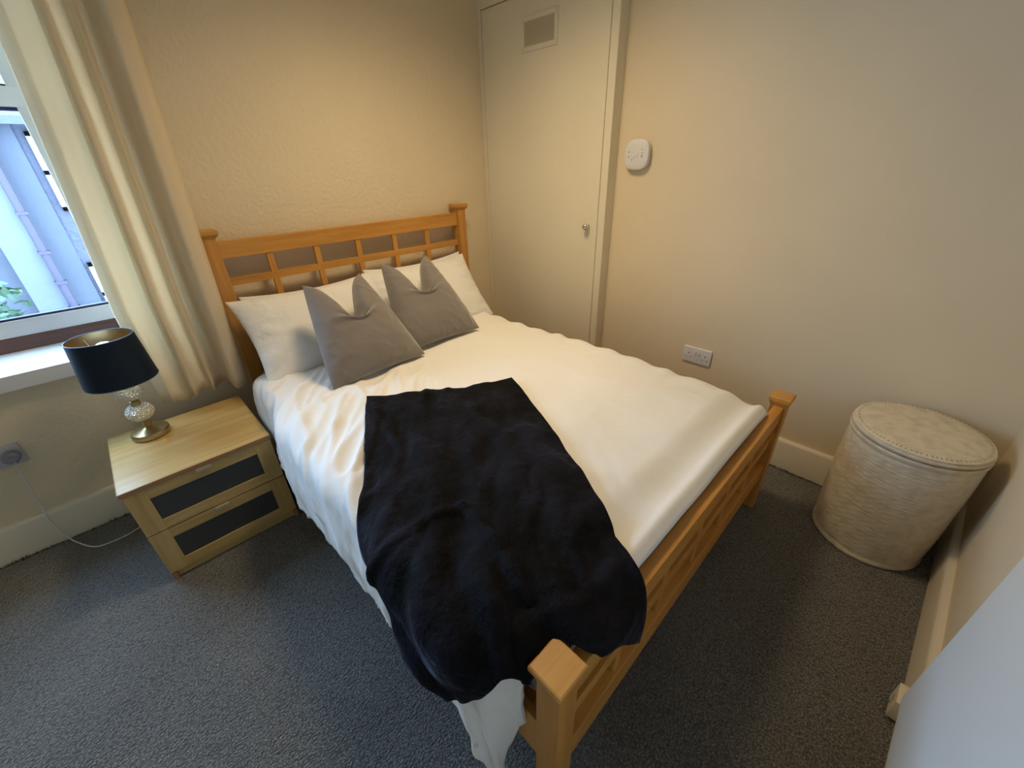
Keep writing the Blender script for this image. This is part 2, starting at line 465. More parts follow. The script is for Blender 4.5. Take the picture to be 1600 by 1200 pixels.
c_ = obj('curtain_cloth', bm, m_curtain, cur, angle=180)
md = c_.modifiers.new('thick', 'SOLIDIFY'); md.thickness = .004; md.offset = 0
pole = thing('curtain_pole', 'white curtain pole above the window', 'curtain pole', (-2.7,-.10,2.36))
bm = new_bm(); add_tube(bm, [(-1.15,0,0),(1.08,0,0)], .013, 12); obj('pole', bm, m_upvc, pole)
for xx in (-1.05, .0, 1.0):
    bm = new_bm(); add_box(bm, xx-.012, xx+.012, 0, .0995, -.012, .012, .003, 1); obj('bracket', bm, m_upvc, pole)

# ------------------------------------------------------------------ bed frame
bed = thing('double_bed', 'orange pine double bed frame with grid headboard and low footboard', 'bed', (-1.04,-1.05,0))
def bp_(name, bm, m, par=bed, **k):
    off = Vector((-1.04,-1.05,0))
    for v in bm.verts: v.co -= off
    return obj(name, bm, m, par, **k)
def post(cx, cy, top, cap, w_=.029):
    bm = new_bm(); add_box(bm, cx-w_, cx+w_, cy-w_, cy+w_, 0, top-.020, .003, 2); p = bp_('post', bm, m_pine_z, smooth=False)
    bm = new_bm(); h = cap/2
    L = []
    for (s, z) in ((w_+.0005, top-.034), (w_+.003, top-.030), (h-.002, top-.019), (h, top-.017), (h, top-.003), (h-.003, top)):
        L.append([bm.verts.new((cx+a*s, cy+b*s, z)) for a, b in ((-1,-1),(1,-1),(1,1),(-1,1))])
    for A, B in zip(L, L[1:]):
        for k in range(4): bm.faces.new((A[k],A[(k+1)%4],B[(k+1)%4],B[k]))
    bm.faces.new(L[-1]); bm.faces.new(list(reversed(L[0])))
    bp_('post_cap', bm, m_pine_x, smooth=False).parent = p
HX0, HX1, HY = -1.714, -.363, -.062
FX0, FX1, FY = -1.7195, -.368, -2.0110
post(HX0, HY, 1.160, .086); post(HX1, HY, 1.160, .084)
post(FX0, FY, .559, .080); post(FX1, FY-.006, .559, .074)
def rails(rr, zlo, ztop, names, mx, uy):
    for nme, (za, zb, y0, y1) in zip(names, rr):
        bm = new_bm(); add_box(bm, HX0+.03, HX1-.03, y0, y1, za, zb, .0025, 2); bp_(nme, bm, m_pine_x, smooth=False)
    for x in mx:
        bm = new_bm(); add_box(bm, x-.014, x+.014, uy[0], uy[1], zlo, ztop, .0015, 1); bp_('upright', bm, m_pine_z, smooth=False)
MX = [-1.494,-1.276,-1.058,-.840,-.622]
rails([(1.040,1.112,-.078,-.050),(.921,.953,-.074,-.056),(.800,.832,-.074,-.056),(.60,.745,-.074,-.054),(.18,.30,-.074,-.054)], .62, 1.045, ['headboard_top_rail','headboard_middle_rail','headboard_lower_rail','headboard_panel','headboard_bottom_rail'], MX, (-.0735,-.0565))
rails([(.450,.522,-2.036,-2.002),(.335,.372,-2.030,-2.010),(.160,.245,-2.036,-2.008),(.120,.272,-1.999,-1.981)], .20, .455, ['footboard_top_rail','footboard_middle_rail','footboard_bottom_rail','end_board'], MX, (-2.026,-2.012))
for xx in (-1.742, -.362):
    bm = new_bm(); add_box(bm, xx, xx+.024, -1.985, -.09, .165, .315, .003, 1); bp_('side_rail', bm, m_pine_y, smooth=False)
bm = new_bm()
for k in range(12):
    yy = lerp(-.22, -1.90, k/11); add_box(bm, -1.717, -.364, yy-.045, yy+.045, .282, .298, .002, 1)
for xx in (-1.717, -.384): add_box(bm, xx, xx+.022, -1.98, -.1, .262, .281)
bp_('slats', bm, m_pine_x, smooth=False)

# ------------------------------------------------------------------ mattress
def mattress_pt(bm):
    vs = add_box(bm, -1.708, -.415, -1.978, -.092, .300, .526, .055, 5)
bm = new_bm(); mattress_pt(bm)
for v in bm.verts: v.co -= Vector((-1.04,-1.04,.3))
mt = obj('mattress', bm, m_mattress, loc=(-1.04,-1.04,.3), angle=60)
tag(mt, 'thick mauve grey mattress lying in the pine bed frame under the duvet', 'mattress')
bm = new_bm()
for zz in (.345, .485):
    P_ = []
    for (x, y, a0) in ((-.470,-.147,0),(-1.653,-.147,90),(-1.653,-1.923,180),(-.470,-1.923,270)):
        for k in range(7):
            a = math.radians(a0 + 15*k); P_.append((x+.0555*math.cos(a)+1.04, y+.0555*math.sin(a)+1.04, zz-.3))
    add_tube(bm, P_, .004, 6, True)
obj('piping', bm, m_mattress, mt)

# ------------------------------------------------------------------ duvet
A_R = -.455
xs_t = [(-.25,-1.790),(-.62,-1.797),(-.80,-1.834),(-1.0,-1.842),(-1.25,-1.840),(-1.45,-1.828),(-1.8,-1.826),(-2.02,-1.818)]
hem_t = [(-.25,.40),(-.62,.36),(-.97,.30),(-1.4,.285),(-1.6,.28),(-1.72,.27),(-1.80,.20),(-1.87,.04),(-1.91,.012),(-1.94,.03),(-1.98,.17),(-2.01,.29)]
def ztop(a, b):
    z = .578
    z += .014*nz(a*2.2+3, b*2.2) + .007*nz(a*5, b*5, 3)
    z += .012*math.exp(-((a+.9)/.5)**2-((b+1.3)/.5)**2)
    z -= .020*sstep(-.56,-.455, a)**2                       # right edge rounds off
    z += .018*sstep(-.45,-.28,b)*0
    # slope down and lip along the footboard
    z -= .024*sstep(-1.84,-1.935,b)
    z += .014*math.exp(-((b+1.978)/.017)**2)
    z -= .012*sstep(-1.988,-2.010,b)
    return z
def ridge(v): return (1-abs(v)*2.2) if abs(v) < .45 else 0.0
def wrinkle(a, b, dside):
    w_ = 0.
    # diagonal creases sweeping from the cushions to the side drop
    msk = sstep(-1.05,-1.5,a)*sstep(-.30,-.55,b)*(1-.35*sstep(-1.7,-1.95,b))
    p = a*.80 - b*.60; q = a*.60 + b*.80
    c = nz(p*9.5+.8*nz(q*2,p*2)*1.5, q*2.0, 1.3)
    w_ += msk*.015*max(0, 1-abs(c)*3.2)**1.5
    c2 = nz(p*19, q*3.1+1.1*nz(a*5,b*5), 6.3); w_ += msk*.008*max(0, 1-abs(c2)*3)
    # soft creases on the rest of the top
    c3 = nz(a*4+b*2.2, b*3.0-a*1.0, 9.1); w_ += .003*max(0, 1-abs(c3)*3)
    c5 = nz(a*9+b*3, b*7-a*2, 4.1); w_ += .0012*max(0, 1-abs(c5)*3)
    # along the right edge: stitched quilting ripples
    w_ += .005*math.sin(b*42 + 3*nz(b*5, 2.))*sstep(-.62,-.47,a)
    # side drop folds
    s = min(1., max(0., dside/.30))
    c4 = nz(b*7.0 + .55*dside*6, dside*1.5, 2.2); w_ += s*(.009*c4 + .007*max(0, 1-abs(nz(b*12+dside*4, dside*2, 5.))*4))
    return w_*(1-.75*sstep(-1.80,-1.93,b))
def duvet_core(a, b):
    xs = table(xs_t, b); r = .062; x_sh = xs + r + .008
    zt = ztop(max(a, x_sh), b)
    if a >= x_sh:
        return Vector((a, b, zt)), 0.
    d = x_sh - a
    if d < r*PI/2:
        th = d/r
        return Vector((x_sh - r*math.sin(th), b, zt - r*(1-math.cos(th)))), d
    h = d - r*PI/2
    return Vector((x_sh - r - .012*min(1, h/.1), b, zt - r - h)), d
def duvet_n(a, b):
    e = .004
    p0, d = duvet_core(a, b); p1, _ = duvet_core(a-e, b); p2, _ = duvet_core(a, b-e)
    n = (p1-p0).cross(p2-p0)
    if n.length < 1e-12: n = Vector((0,0,1))
    n.normalize()
    if n.z < -.2 or n.x > .5: n = -n
    return n
def duvet_surf(a, b, wr=1.):
    p, d = duvet_core(a, b); n = duvet_n(a, b)
    return p + n*wrinkle(a, b, d)*wr
def hem_a(b):
    xs = table(xs_t, b); r = .062; x_sh = xs+r+.008
    return x_sh - (r*PI/2 + (.578 - r - table(hem_t, b)))
DU0, DU1 = -.31, -2.010
def duvet_pt(s, t):
    b = lerp(DU0, DU1, t)
    ha = hem_a(b); 
    a = lerp(A_R, ha, s)
    p = duvet_surf(a, b)
    # the foot corner is drawn back from the post, the hanging corner gathers into a tip
    kf = sstep(-1.54, -1.68, a)
    p.y = lerp(p.y, DU0 + (p.y-DU0)*(-1.956-DU0)/(DU1-DU0), kf)
    drop = max(0., .46 - p.z)
    if b < -1.66:
        g = .90*sstep(.02, .40, drop)*sstep(-1.66, -1.80, b)
        p.y = lerp(p.y, -1.922, g)
        p.x += (.018*drop/.4 + .014*math.sin((b+1.8)*55)*sstep(.05,.25,drop)*(1-.4*g))*sstep(-1.66,-1.8,b)
    if a < -1.72: p.x += .050*sstep(-1.93, -2.005, b)*sstep(-1.72,-1.80,a)
    # right edge turns under
    if s < .02: p.z -= .018
    # near the nightstand keep clear of it
    if b > -.66 and p.x < -1.812: p.x = -1.812
    if p.z < .012: p.z = .012
    return p - Vector((-1.1,-1.1,.55))
bm = new_bm(); add_grid(bm, duvet_pt, 170, 190)
du = obj('duvet', bm, m_duvet, loc=(-1.1,-1.1,.55), angle=180, up=True)
md = du.modifiers.new('thick', 'SOLIDIFY'); md.thickness = .016; md.offset = -1
tag(du, 'rumpled white cotton duvet spread over the bed and hanging down its left side', 'duvet')

# ------------------------------------------------------------------ throw
TL, TR, BR, BL = Vector((-1.533,-.924)), Vector((-1.048,-1.212)), Vector((-1.545,-2.150)), Vector((-2.02,-1.825))
def over(a, b):
    n = duvet_n(a, b); c = duvet_core(a, b)[0]; best = -1.
    acc = 0.; mx = -1
    for da, db in ((0,0),(.02,0),(-.02,0),(0,.02),(0,-.02)):
        w_ = wrinkle(a+da, b+db, duvet_core(a+da, b+db)[1]); acc += w_/5; mx = max(mx, w_)
    return c + n*(lerp(acc, mx, .7) + .009)
HEM = [(0,(-1.855,-1.82,.358)),(.15,(-1.842,-1.87,.409)),(.30,(-1.828,-1.92,.485)),(.42,(-1.801,-1.95,.545)),(.49,(-1.777,-1.962,.522)),(.55,(-1.752,-1.968,.478)),(.61,(-1.722,-1.964,.505)),(.67,(-1.690,-1.962,.552)),(.72,(-1.670,-1.990,.556)),(.77,(-1.660,-2.046,.556)),(.87,(-1.596,-2.064,.535)),(1.0,(-1.507,-2.066,.431))]
def hem_curve(s):
    acc = Vector(); ws = 0
    for k in range(-3, 4):
        w_ = math.exp(-k*k/3.); x = min(1, max(0, s+k*.010))
        for (s0, a), (s1, b) in zip(HEM, HEM[1:]):
            if s0 <= x <= s1: acc += w_*Vector(a).lerp(Vector(b), (x-s0)/(s1-s0)); break
        ws += w_
    return acc/ws
def throw_ab(s, t):
    L = TL.lerp(BL, t) + Vector((.004*math.sin(PI*t), 0)); R = TR.lerp(BR, t) + Vector((.030*math.sin(PI*t), 0))
    ab = L.lerp(R, s); ab.y -= (1-t)**8*.018*math.sin(PI*s)
    return ab
T1 = .80
def throw_base(s, t):
    ab = throw_ab(s, t); ab.y = max(ab.y, -1.958)
    n = duvet_n(ab.x, ab.y)
    p = over(ab.x, ab.y)
    p += n*(.003+.006*nz(ab.x*6, ab.y*6, 8) + .008*max(0, 1-abs(nz(ab.x*4-ab.y*3, ab.y*4, 2))*4)*sstep(.25,.6,t))
    p += n*(.016*sstep(.45,.8,t)*sstep(.75,.3,s)*sstep(0,.15,s)*(.5+.5*math.sin(s*26+4*nz(s*3,t*3))))
    p += n*(.012*math.exp(-((s-.62+(t-.6)*.5)/.03)**2)*sstep(.5,.62,t)*sstep(.8,.72,t))
    return p, n
def throw_pt(s, t):
    if t <= T1:
        p, n = throw_base(s, t)
    else:
        q = (t-T1)/(1-T1)
        p0, n = throw_base(s, T1); c = hem_curve(s)
        mL, _ = throw_base(s, .9)
        mR = Vector(((p0.x+c.x)/2, -2.035, .562))
        mM = (p0+c)/2 + Vector((0, 0, .035))
        m_ = mL.lerp(mM, sstep(.25,.45,s)).lerp(mR, sstep(.62,.80,s))
        p = (1-q)*(1-2*q)*p0 + 4*q*(1-q)*m_ + q*(2*q-1)*c
        fold = .010*math.sin(s*34+3*nz(s*4,1.))*sstep(.62,.5,s)*math.sin(PI*min(1,q*.8+.1))
        p = p + n*fold
        p.z += .006*q*nz(s*14, 3.3)
    return p - Vector((-1.5,-1.5,.58))
bm = new_bm(); tg = add_grid(bm, throw_pt, 110, 150)
# lay the cloth on what is under it: lift every point that would sink into the duvet
from mathutils.bvhtree import BVHTree
dv = [v.co + Vector((-1.1,-1.1,.55)) for v in du.data.vertices]
bvh = BVHTree.FromPolygons(dv, [p.vertices[:] for p in du.data.polygons])
sgn = 1 if sum(p.normal.z for p in du.data.polygons) > 0 else -1
O_ = Vector((-1.5,-1.5,.58))
for it in range(8):
    for row in tg:
        for v in row:
            w0 = v.co + O_
            hit, nn, _i, dist = bvh.ray_cast(Vector((w0.x, w0.y, 1.0)), Vector((0,0,-1)))
            if hit is not None and abs(nn.z) > .7 and -.07 < w0.z - hit.z < .009:
                v.co.z += hit.z + .0095 - w0.z; continue
            hit, nn, _i, dist = bvh.find_nearest(w0, .06)
            if hit is None: continue
            nn = nn*sgn; sd = (w0-hit).dot(nn)
            if sd < .009 and abs(sd) > .75*dist: v.co += nn*min(.02, .0095-sd)
    if it < 7:
        new = {}
        for i in range(1, len(tg)-1):
            for j in range(1, len(tg[0])-1):
                new[(i,j)] = tg[i][j].co*.55 + (tg[i-1][j].co+tg[i+1][j].co+tg[i][j-1].co+tg[i][j+1].co)*.1125
        nI, nJ = len(tg)-1, len(tg[0])-1
        for i in (0, nI):
            for j in range(1, nJ): new[(i,j)] = tg[i][j].co*.5 + (tg[i][j-1].co + tg[i][j+1].co)*.25
        for j in (0,):
            for i in range(1, nI): new[(i,j)] = tg[i][j].co*.5 + (tg[i-1][j].co + tg[i+1][j].co)*.25
        for (i,j), c in new.items(): tg[i][j].co = c
# creases and soft folds pressed into the plush, always lifting away from the bed
bm.normal_update()
fl = 1 if sum(f.normal.z for f in bm.faces) > 0 else -1
def seg_d(p, a, b):
    p, a, b = Vector(p), Vector(a), Vector(b); d = b-a; k = max(0, min(1, (p-a).dot(d)/d.dot(d))); return (p-a-d*k).length
nI, nJ = len(tg)-1, len(tg[0])-1; mv = []
for i in range(nI+1):
    for j in range(nJ+1):
        s_, t_ = i/nI, j/nJ; q_ = (s_*.6, t_*1.05)
        d_ = .012*math.exp(-(seg_d(q_, (.02,.74), (.25,.65))/.014)**2) + .011*math.exp(-(seg_d(q_, (.25,.65), (.36,.95))/.013)**2)
        d_ += .006*math.exp(-(seg_d(q_, (.20,.10), (.23,.02))/.010)**2) + .005*math.exp(-(seg_d(q_, (.03,.12), (.10,.34))/.012)**2)
        d_ += .011*sstep(.66,.85,t_)*sstep(.55,.35,s_)*(.5+.5*math.sin(s_*46+5*nz(s_*4,t_*3)))
        d_ += .006*max(0, 1-abs(nz(s_*5+t_*2, t_*5, 4.4))*4) + .004*(.5+.5*nz(s_*14, t_*22, 2.))
        d_ *= 1 - .8*sstep(.90, 1., t_)
        mv.append((tg[i][j], tg[i][j].normal*fl*d_))
for v, d_ in mv: v.co += d_
th = obj('throw_blanket', bm, m_throw, loc=(-1.5,-1.5,.58), angle=180, up=True)
md = th.modifiers.new('thick', 'SOLIDIFY'); md.thickness = .007; md.offset = 1
tag(th, 'black plush throw blanket laid askew over the foot corner of the white duvet', 'blanket')

# ------------------------------------------------------------------ pillows and cushions
def pillow_bm(w_, h_, T, seed, pinch=.07, wr=.006, chop=0., taper=0., nu=70, nv=56, ear=0.):
    bm = new_bm(); G = {}
    for side in (1, -1):
        for i in range(nu+1):
            for j in range(nv+1):
                if side == -1 and (i in (0, nu) or j in (0, nv)): G[(side,i,j)] = G[(1,i,j)]; continue
                u = math.sin((i/nu-.5)*PI*.98)/math.sin(.49*PI); v = math.sin((j/nv-.5)*PI*.98)/math.sin(.49*PI)
                bulge = max(0, (1-abs(u)**2.6)*(1-abs(v)**2.6))**.58
                x = u*w_/2*(1 - pinch*(1-v*v)); y = v*h_/2*(1 - pinch*(1-u*u))
                vv = (v+1)/2
                z = side*T/2*bulge
                if chop:
                    x *= 1 - taper*vv**1.4
                    k = math.exp(-(u/.42)**2)*(sstep(.42,1,vv))
                    y -= chop*k
                    z *= 1 - .55*math.exp(-(u/.22)**2)*sstep(.45,.95,vv)
                    if side == 1:
                        z += .020*math.exp(-((vv-.62)/.05)**2)*math.exp(-(u/.55)**2)
                        z -= .018*math.exp(-((vv-.70+.10*abs(u))/.035)**2)*math.exp(-(u/.45)**2)
                    y += ear*vv**3*abs(u)**2
                e = 1 - bulge
                z += side*wr*(nz(x*11+seed, y*11, seed)*bulge + .9*max(0,1-abs(nz(x*9+y*14+seed, y*7-x*9, seed*2.))*4)*min(1,bulge*2)*(.3+e))
                if not chop:
                    z += side*.0055*math.sin(v*17 + 5*nz(u*2+seed, v*3) + seed)*sstep(.35,.92,abs(u))*min(1, bulge*1.6)*(.4+.6*abs(nz(v*4, seed, side*2.)*2))
                    y -= .012*(1-u*u)*max(0, v)**3
                G[(side,i,j)] = bm.verts.new((x, y, z))
    for side in (1,-1):
        for i in range(nu):
            for j in range(nv):
                f = [G[(side,i,j)],G[(side,i+1,j)],G[(side,i+1,j+1)],G[(side,i,j+1)]]
                if side == -1: f.reverse()
                bm.faces.new(f)
    return bm
def place(o, c, alpha, yaw_=0., roll_=0.):
    # local Y is up the pillow, local Z its front
    m_ = Matrix.Translation(c) @ Matrix.Rotation(yaw_, 4, 'Z') @ Matrix.Rotation(alpha, 4, 'X') @ Matrix.Rotation(roll_, 4, 'Z')
    o.matrix_world = m_
def pillow(name, c, alpha, w_, h_, T, seed, label, yaw_=0., roll_=0., group=None):
    o = obj(name, pillow_bm(w_, h_, T, seed), m_pillow, angle=180); place(o, c, alpha, yaw_, roll_); tag(o, label, 'pillow', 'white pillows against the headboard'); return o
pillow('pillow', (-1.350,-.160,.684), 1.24, .66, .40, .10, 3.1, 'white pillow at the back left, upright behind the front pillow')
pillow('pillow', (-.745,-.160,.697), 1.24, .66, .40, .10, 5.7, 'white pillow at the back right, upright against the headboard grid')
pillow('pillow', (-1.400,-.300,.715), .86, .69, .43, .17, 1.3, 'plump white pillow at the left, in front of its twin and beside the nightstand')
pillow('pillow', (-.775,-.290,.715), .90, .68, .43, .16, 8.9, 'plump white pillow at the right, in front of its twin and behind the grey cushion')
def cushion(c, alpha, yaw_, roll_, seed, label, **k):
    o = obj('cushion', pillow_bm(.45, .44, .15, seed, pinch=.03, wr=.005, chop=.155, taper=.42, ear=.02, nu=90, nv=80, **k), m_velvet, angle=180)
    place(o, c, alpha, yaw_, roll_); tag(o, label, 'cushion', 'grey velvet cushions with dented tops'); return o
cushion((-1.365,-.585,.765), .88, 0.05, 0., 2.2, 'grey velvet cushion at the left with dented top, the nearer one')
cushion((-.975,-.520,.775), .88, -.03, 0., 6.1, 'grey velvet cushion at the right with dented top, half behind its neighbour')

# ------------------------------------------------------------------ nightstand
NX0, NX1, NY0, NY1, NZ = -2.300, -1.826, -.611, -.149, .443
ns = thing('nightstand', 'light oak two drawer nightstand with charcoal panels beside the bed', 'nightstand', (NX0, NY0, 0))
def np_(name, bm, m, par=ns, **k):
    for v in bm.verts: v.co -= Vector((NX0, NY0, 0))
    return obj(name, bm, m, par, **k)
bm = new_bm()
add_box(bm, NX0+.006, NX0+.022, NY0+.018, NY1, 0, NZ-.016); add_box(bm, NX1-.022, NX1-.006, NY0+.018, NY1, 0, NZ-.016)
add_box(bm, NX0+.022, NX1-.022, NY1-.010, NY1, .03, NZ-.016); add_box(bm, NX0+.022, NX1-.022, NY0+.03, NY1-.010, .03, .045)
np_('carcass', bm, m_oak_z, smooth=False)
bm = new_bm(); add_box(bm, NX0+.0015, NX1-.0015, NY0+.0015, NY1, NZ-.016, NZ, .001, 1); np_('top_board', bm, m_oak_x, smooth=False)
bm = new_bm(); add_box(bm, NX0, NX1, NY0, NY0+.0014, NZ-.0165, NZ-.0005); add_box(bm, NX0, NX0+.0014, NY0+.0014, NY1, NZ-.0165, NZ-.0005)
np_('edging', bm, m_oak_edge, smooth=False)
bm = new_bm(); add_box(bm, NX0+.022, NX1-.022, NY0+.016, NY0+.032, .002, .038, .001, 1); np_('plinth', bm, m_oak_x, smooth=False)
for xx in (NX0+.006, NX1-.022):
    bm = new_bm(); add_box(bm, xx, xx+.016, NY0+.004, NY0+.018, 0, .036); np_('plinth_foot', bm, m_oak_edge, smooth=False)
for (za, zb) in ((.237,.424),(.040,.233)):
    xa, xb = NX0+.006, NX1-.006; ya, yb = NY0+.003, NY0+.019; st, rl = .060, .043
    bm = new_bm()
    add_box(bm, xa+.003, xb-.003, yb-.0005, NY1-.03, za+.004, zb-.02)
    dr = np_('drawer', bm, m_oak_z, smooth=False)
    for (q0, q1) in ((xa, xa+st), (xb-st, xb)):
        bm = new_bm(); add_box(bm, q0, q1, ya, yb, za, zb, .0008, 1); np_('drawer_stile', bm, m_oak_z, dr, smooth=False)
    for (r0, r1) in ((zb-rl, zb), (za, za+rl)):
        bm = new_bm(); add_box(bm, xa+st, xb-st, ya+.0008, yb, r0, r1, .0008, 1); np_('drawer_rail', bm, m_oak_x, dr, smooth=False)
    bm = new_bm(); add_box(bm, xa+st-.002, xb-st+.002, ya+.005, yb-.002, za+rl-.002, zb-rl+.002)
    p_ = np_('inset_panel', bm, m_panel, dr, smooth=False); p_['label'] = 'smooth charcoal inset panel'
    bm = new_bm(); xc = (xa+xb)/2
    add_box(bm, xc-.024, xc+.024, ya-.010, ya+.001, zb-.003, zb-.0005); add_box(bm, xc-.024, xc+.024, ya-.010, ya-.0085, zb-.011, zb-.003)
    h_ = np_('handle', bm, m_clear, dr, smooth=False); h_['label'] = 'small pale metal tab handle'

# ------------------------------------------------------------------ table lamp
lx, ly = -2.163, -.243
lamp = thing('table_lamp', 'table lamp with navy drum shade and mirrored glass balls on the nightstand', 'lamp', (lx, ly, NZ))
bm = new_bm()
add_lathe(bm, [(0,0),(.059,0),(.063,.004),(.063,.020),(.060,.025),(.045,.029),(.028,.034),(.016,.038),(.010,.041),(.010,.044),(.017,.050),(.019,.056),(.016,.063),(.010,.067),(.008,.070),(0,.070)], 56)
obj('base', bm, m_brass, lamp)
def ball(z, r, h):
    bm = new_bm(); nr, ns_ = 16, 34
    rings = []
    for j in range(nr+1):
        ph = -PI/2 + PI*j/nr
        ring = []
        for k in range(ns_):
            a = 2*PI*(k + .5*(j%2))/ns_
            rr = (r*math.cos(ph))*(1 + .012*(1 if j%2 else -1)); rr = max(rr, .006)
            ring.append(bm.verts.new((rr*math.cos(a), rr*math.sin(a), z + h*math.sin(ph))))
        rings.append(ring)
    for j in range(nr):
        A, B = rings[j], rings[j+1]
        for k in range(ns_):
            if j % 2 == 0:
                bm.faces.new((A[k], A[(k+1)%ns_], B[k])); bm.faces.new((A[(k+1)%ns_], B[(k+1)%ns_], B[k]))
            else:
                bm.faces.new((A[k], A[(k+1)%ns_], B[(k+1)%ns_])); bm.faces.new((A[k], B[(k+1)%ns_], B[k]))
    bm.faces.new(list(reversed(rings[0]))); bm.faces.new(rings[-1])
    return obj('glass_ball', bm, m_mercury, lamp, smooth=False)
ball(.108, .046, .037); ball(.198, .044, .036)
bm = new_bm(); add_lathe(bm, [(.006,.139),(.013,.141),(.017,.146),(.015,.151),(.017,.156),(.013,.161),(.006,.164)], 32)
obj('stem', bm, m_brass, lamp); bm = new_bm(); add_lathe(bm, [(.006,.229),(.012,.231),(.012,.238),(.007,.242),(.007,.262)], 32); obj('stem', bm, m_brass, lamp)
bm = new_bm(); zb, zt_ = .252, .422
n_ = 72
add_lathe(bm, [(.110,zb),(.0955,zt_)], n_, caps=False)
s_ = obj('lamp_shade', bm, m_shade, lamp)
bm = new_bm(); add_lathe(bm, [(.1085,zb+.001),(.094,zt_-.001)], n_, caps=False); obj('shade_lining', bm, m_gold, s_)
for (rr, zz) in ((.1095,zb),(.0950,zt_)):
    bm = new_bm(); add_tube(bm, [(rr*math.cos(2*PI*k/60), rr*math.sin(2*PI*k/60), zz) for k in range(60)], .0016, 6, True)
    obj('shade_trim', bm, new_mat('shade_piping', (.05,.09,.14), .5), s_)
bm = new_bm()
for k in range(3):
    a = 2*PI*k/3; add_tube(bm, [(.008*math.cos(a), .008*math.sin(a), .318),(.060*math.cos(a), .060*math.sin(a), .345),(.0945*math.cos(a), .0945*math.sin(a), .405)], .0015, 6)
add_lathe(bm, [(.008,.262),(.016,.266),(.016,.312),(.018,.314),(.018,.318),(.010,.320)], 24); obj('bulb_holder', bm, m_plastic, lamp)
bm = new_bm(); add_lathe(bm, [(.008,.318),(.014,.330),(.024,.350),(.029,.368),(.027,.386),(.018,.400),(0,.406)], 28); obj('bulb', bm, m_bulb, lamp)
# cord and plug (parts of the lamp)
def spline(pts, n=12):
    P = [Vector(p) for p in pts]; out = []
    for i in range(len(P)-1):
        p0, p1, p2, p3 = P[max(0,i-1)], P[i], P[i+1], P[min(len(P)-1,i+2)]
        for k in range(n):
            t = k/n
            out.append(.5*((2*p1) + (-p0+p2)*t + (2*p0-5*p1+4*p2-p3)*t*t + (-p0+3*p1-3*p2+p3)*t**3))
    out.append(P[-1]); return out
off = Vector((lx, ly, NZ))
cp = [(-2.566,-.045,.424),(-2.572,-.030,.385),(-2.585,-.016,.29),(-2.592,-.012,.20),(-2.594,-.024,.165),(-2.594,-.034,.12),(-2.582,-.042,.03),(-2.560,-.080,.005),(-2.508,-.165,.004),(-2.450,-.185,.004),(-2.38,-.178,.004),(-2.30,-.130,.004),(-2.20,-.085,.05),(-2.163,-.09,.40),(-2.163,-.120,.452),(-2.163,-.150,.4465),(-2.163,-.19,.448)]
bm = new_bm(); add_tube(bm, [p-off for p in spline(cp)], .0026, 8); obj('power_cord', bm, m_plastic, lamp)
bm = new_bm()
add_lathe(bm, [(.0,.0),(.024,.0),(.025,.004),(.024,.022),(.018,.028),(.010,.029),(.010,.034),(0,.034)], 28)
for v in bm.verts: v.co = Vector((v.co.x-2.571, -.0128-v.co.z, v.co.y+.438)) - off
pl_ = obj('plug', bm, new_mat('plug_plastic', (.26,.26,.29), .35), lamp); pl_['label'] = 'round grey plug'

# ------------------------------------------------------------------ wall sockets, alarm
def socket(name, label, mtx, gap_plug=False, m=m_plastic, used=False):
    # local x = across, y = out of the wall, z = up, centred
    s_ = thing(name, label, 'power socket', group='double wall sockets'); s_.matrix_world = mtx
    bm = new_bm(); add_box(bm, -.073,.073,0,.009,-.043,.043,.004,3); obj('face_plate', bm, m, s_)
    for sx in (-1, 1):
        bm = new_bm(); add_box(bm, sx*.010-.006, sx*.010+.006, .0088,.0125,.004,.026,.0015,2); obj('switch', bm, m, s_)
    for sx in (-1, 1):
        if used and sx == used: continue
        cx = sx*.043; bm = new_bm()
        add_box(bm, cx-.002,cx+.002,.0086,.0094,.003,.011); add_box(bm, cx-.0145,cx-.0085,.0086,.0094,-.016,-.0125); add_box(bm, cx+.0085,cx+.0145,.0086,.0094,-.016,-.0125)
        obj('pin_holes', bm, m_dark, s_, smooth=False)
    return s_
# right wall: local x -> -y, local y -> -x
mr = Matrix(((0,-1,0,0),(-1,0,0,-1.542),(0,0,1,.455),(0,0,0,1)))
mr = Matrix(((0,-1,0,0.0),(1,0,0,-1.542),(0,0,1,.455),(0,0,0,1)))
socket('double_socket', 'white double wall socket on the right wall beyond the bed', mr)
ml = Matrix(((-1,0,0,-2.614),(0,-1,0,0),(0,0,1,.440),(0,0,0,1)))
socket('double_socket', 'white double wall socket under the window with the lamp plug in it', ml, m=m_plastic_grey, used=-1)

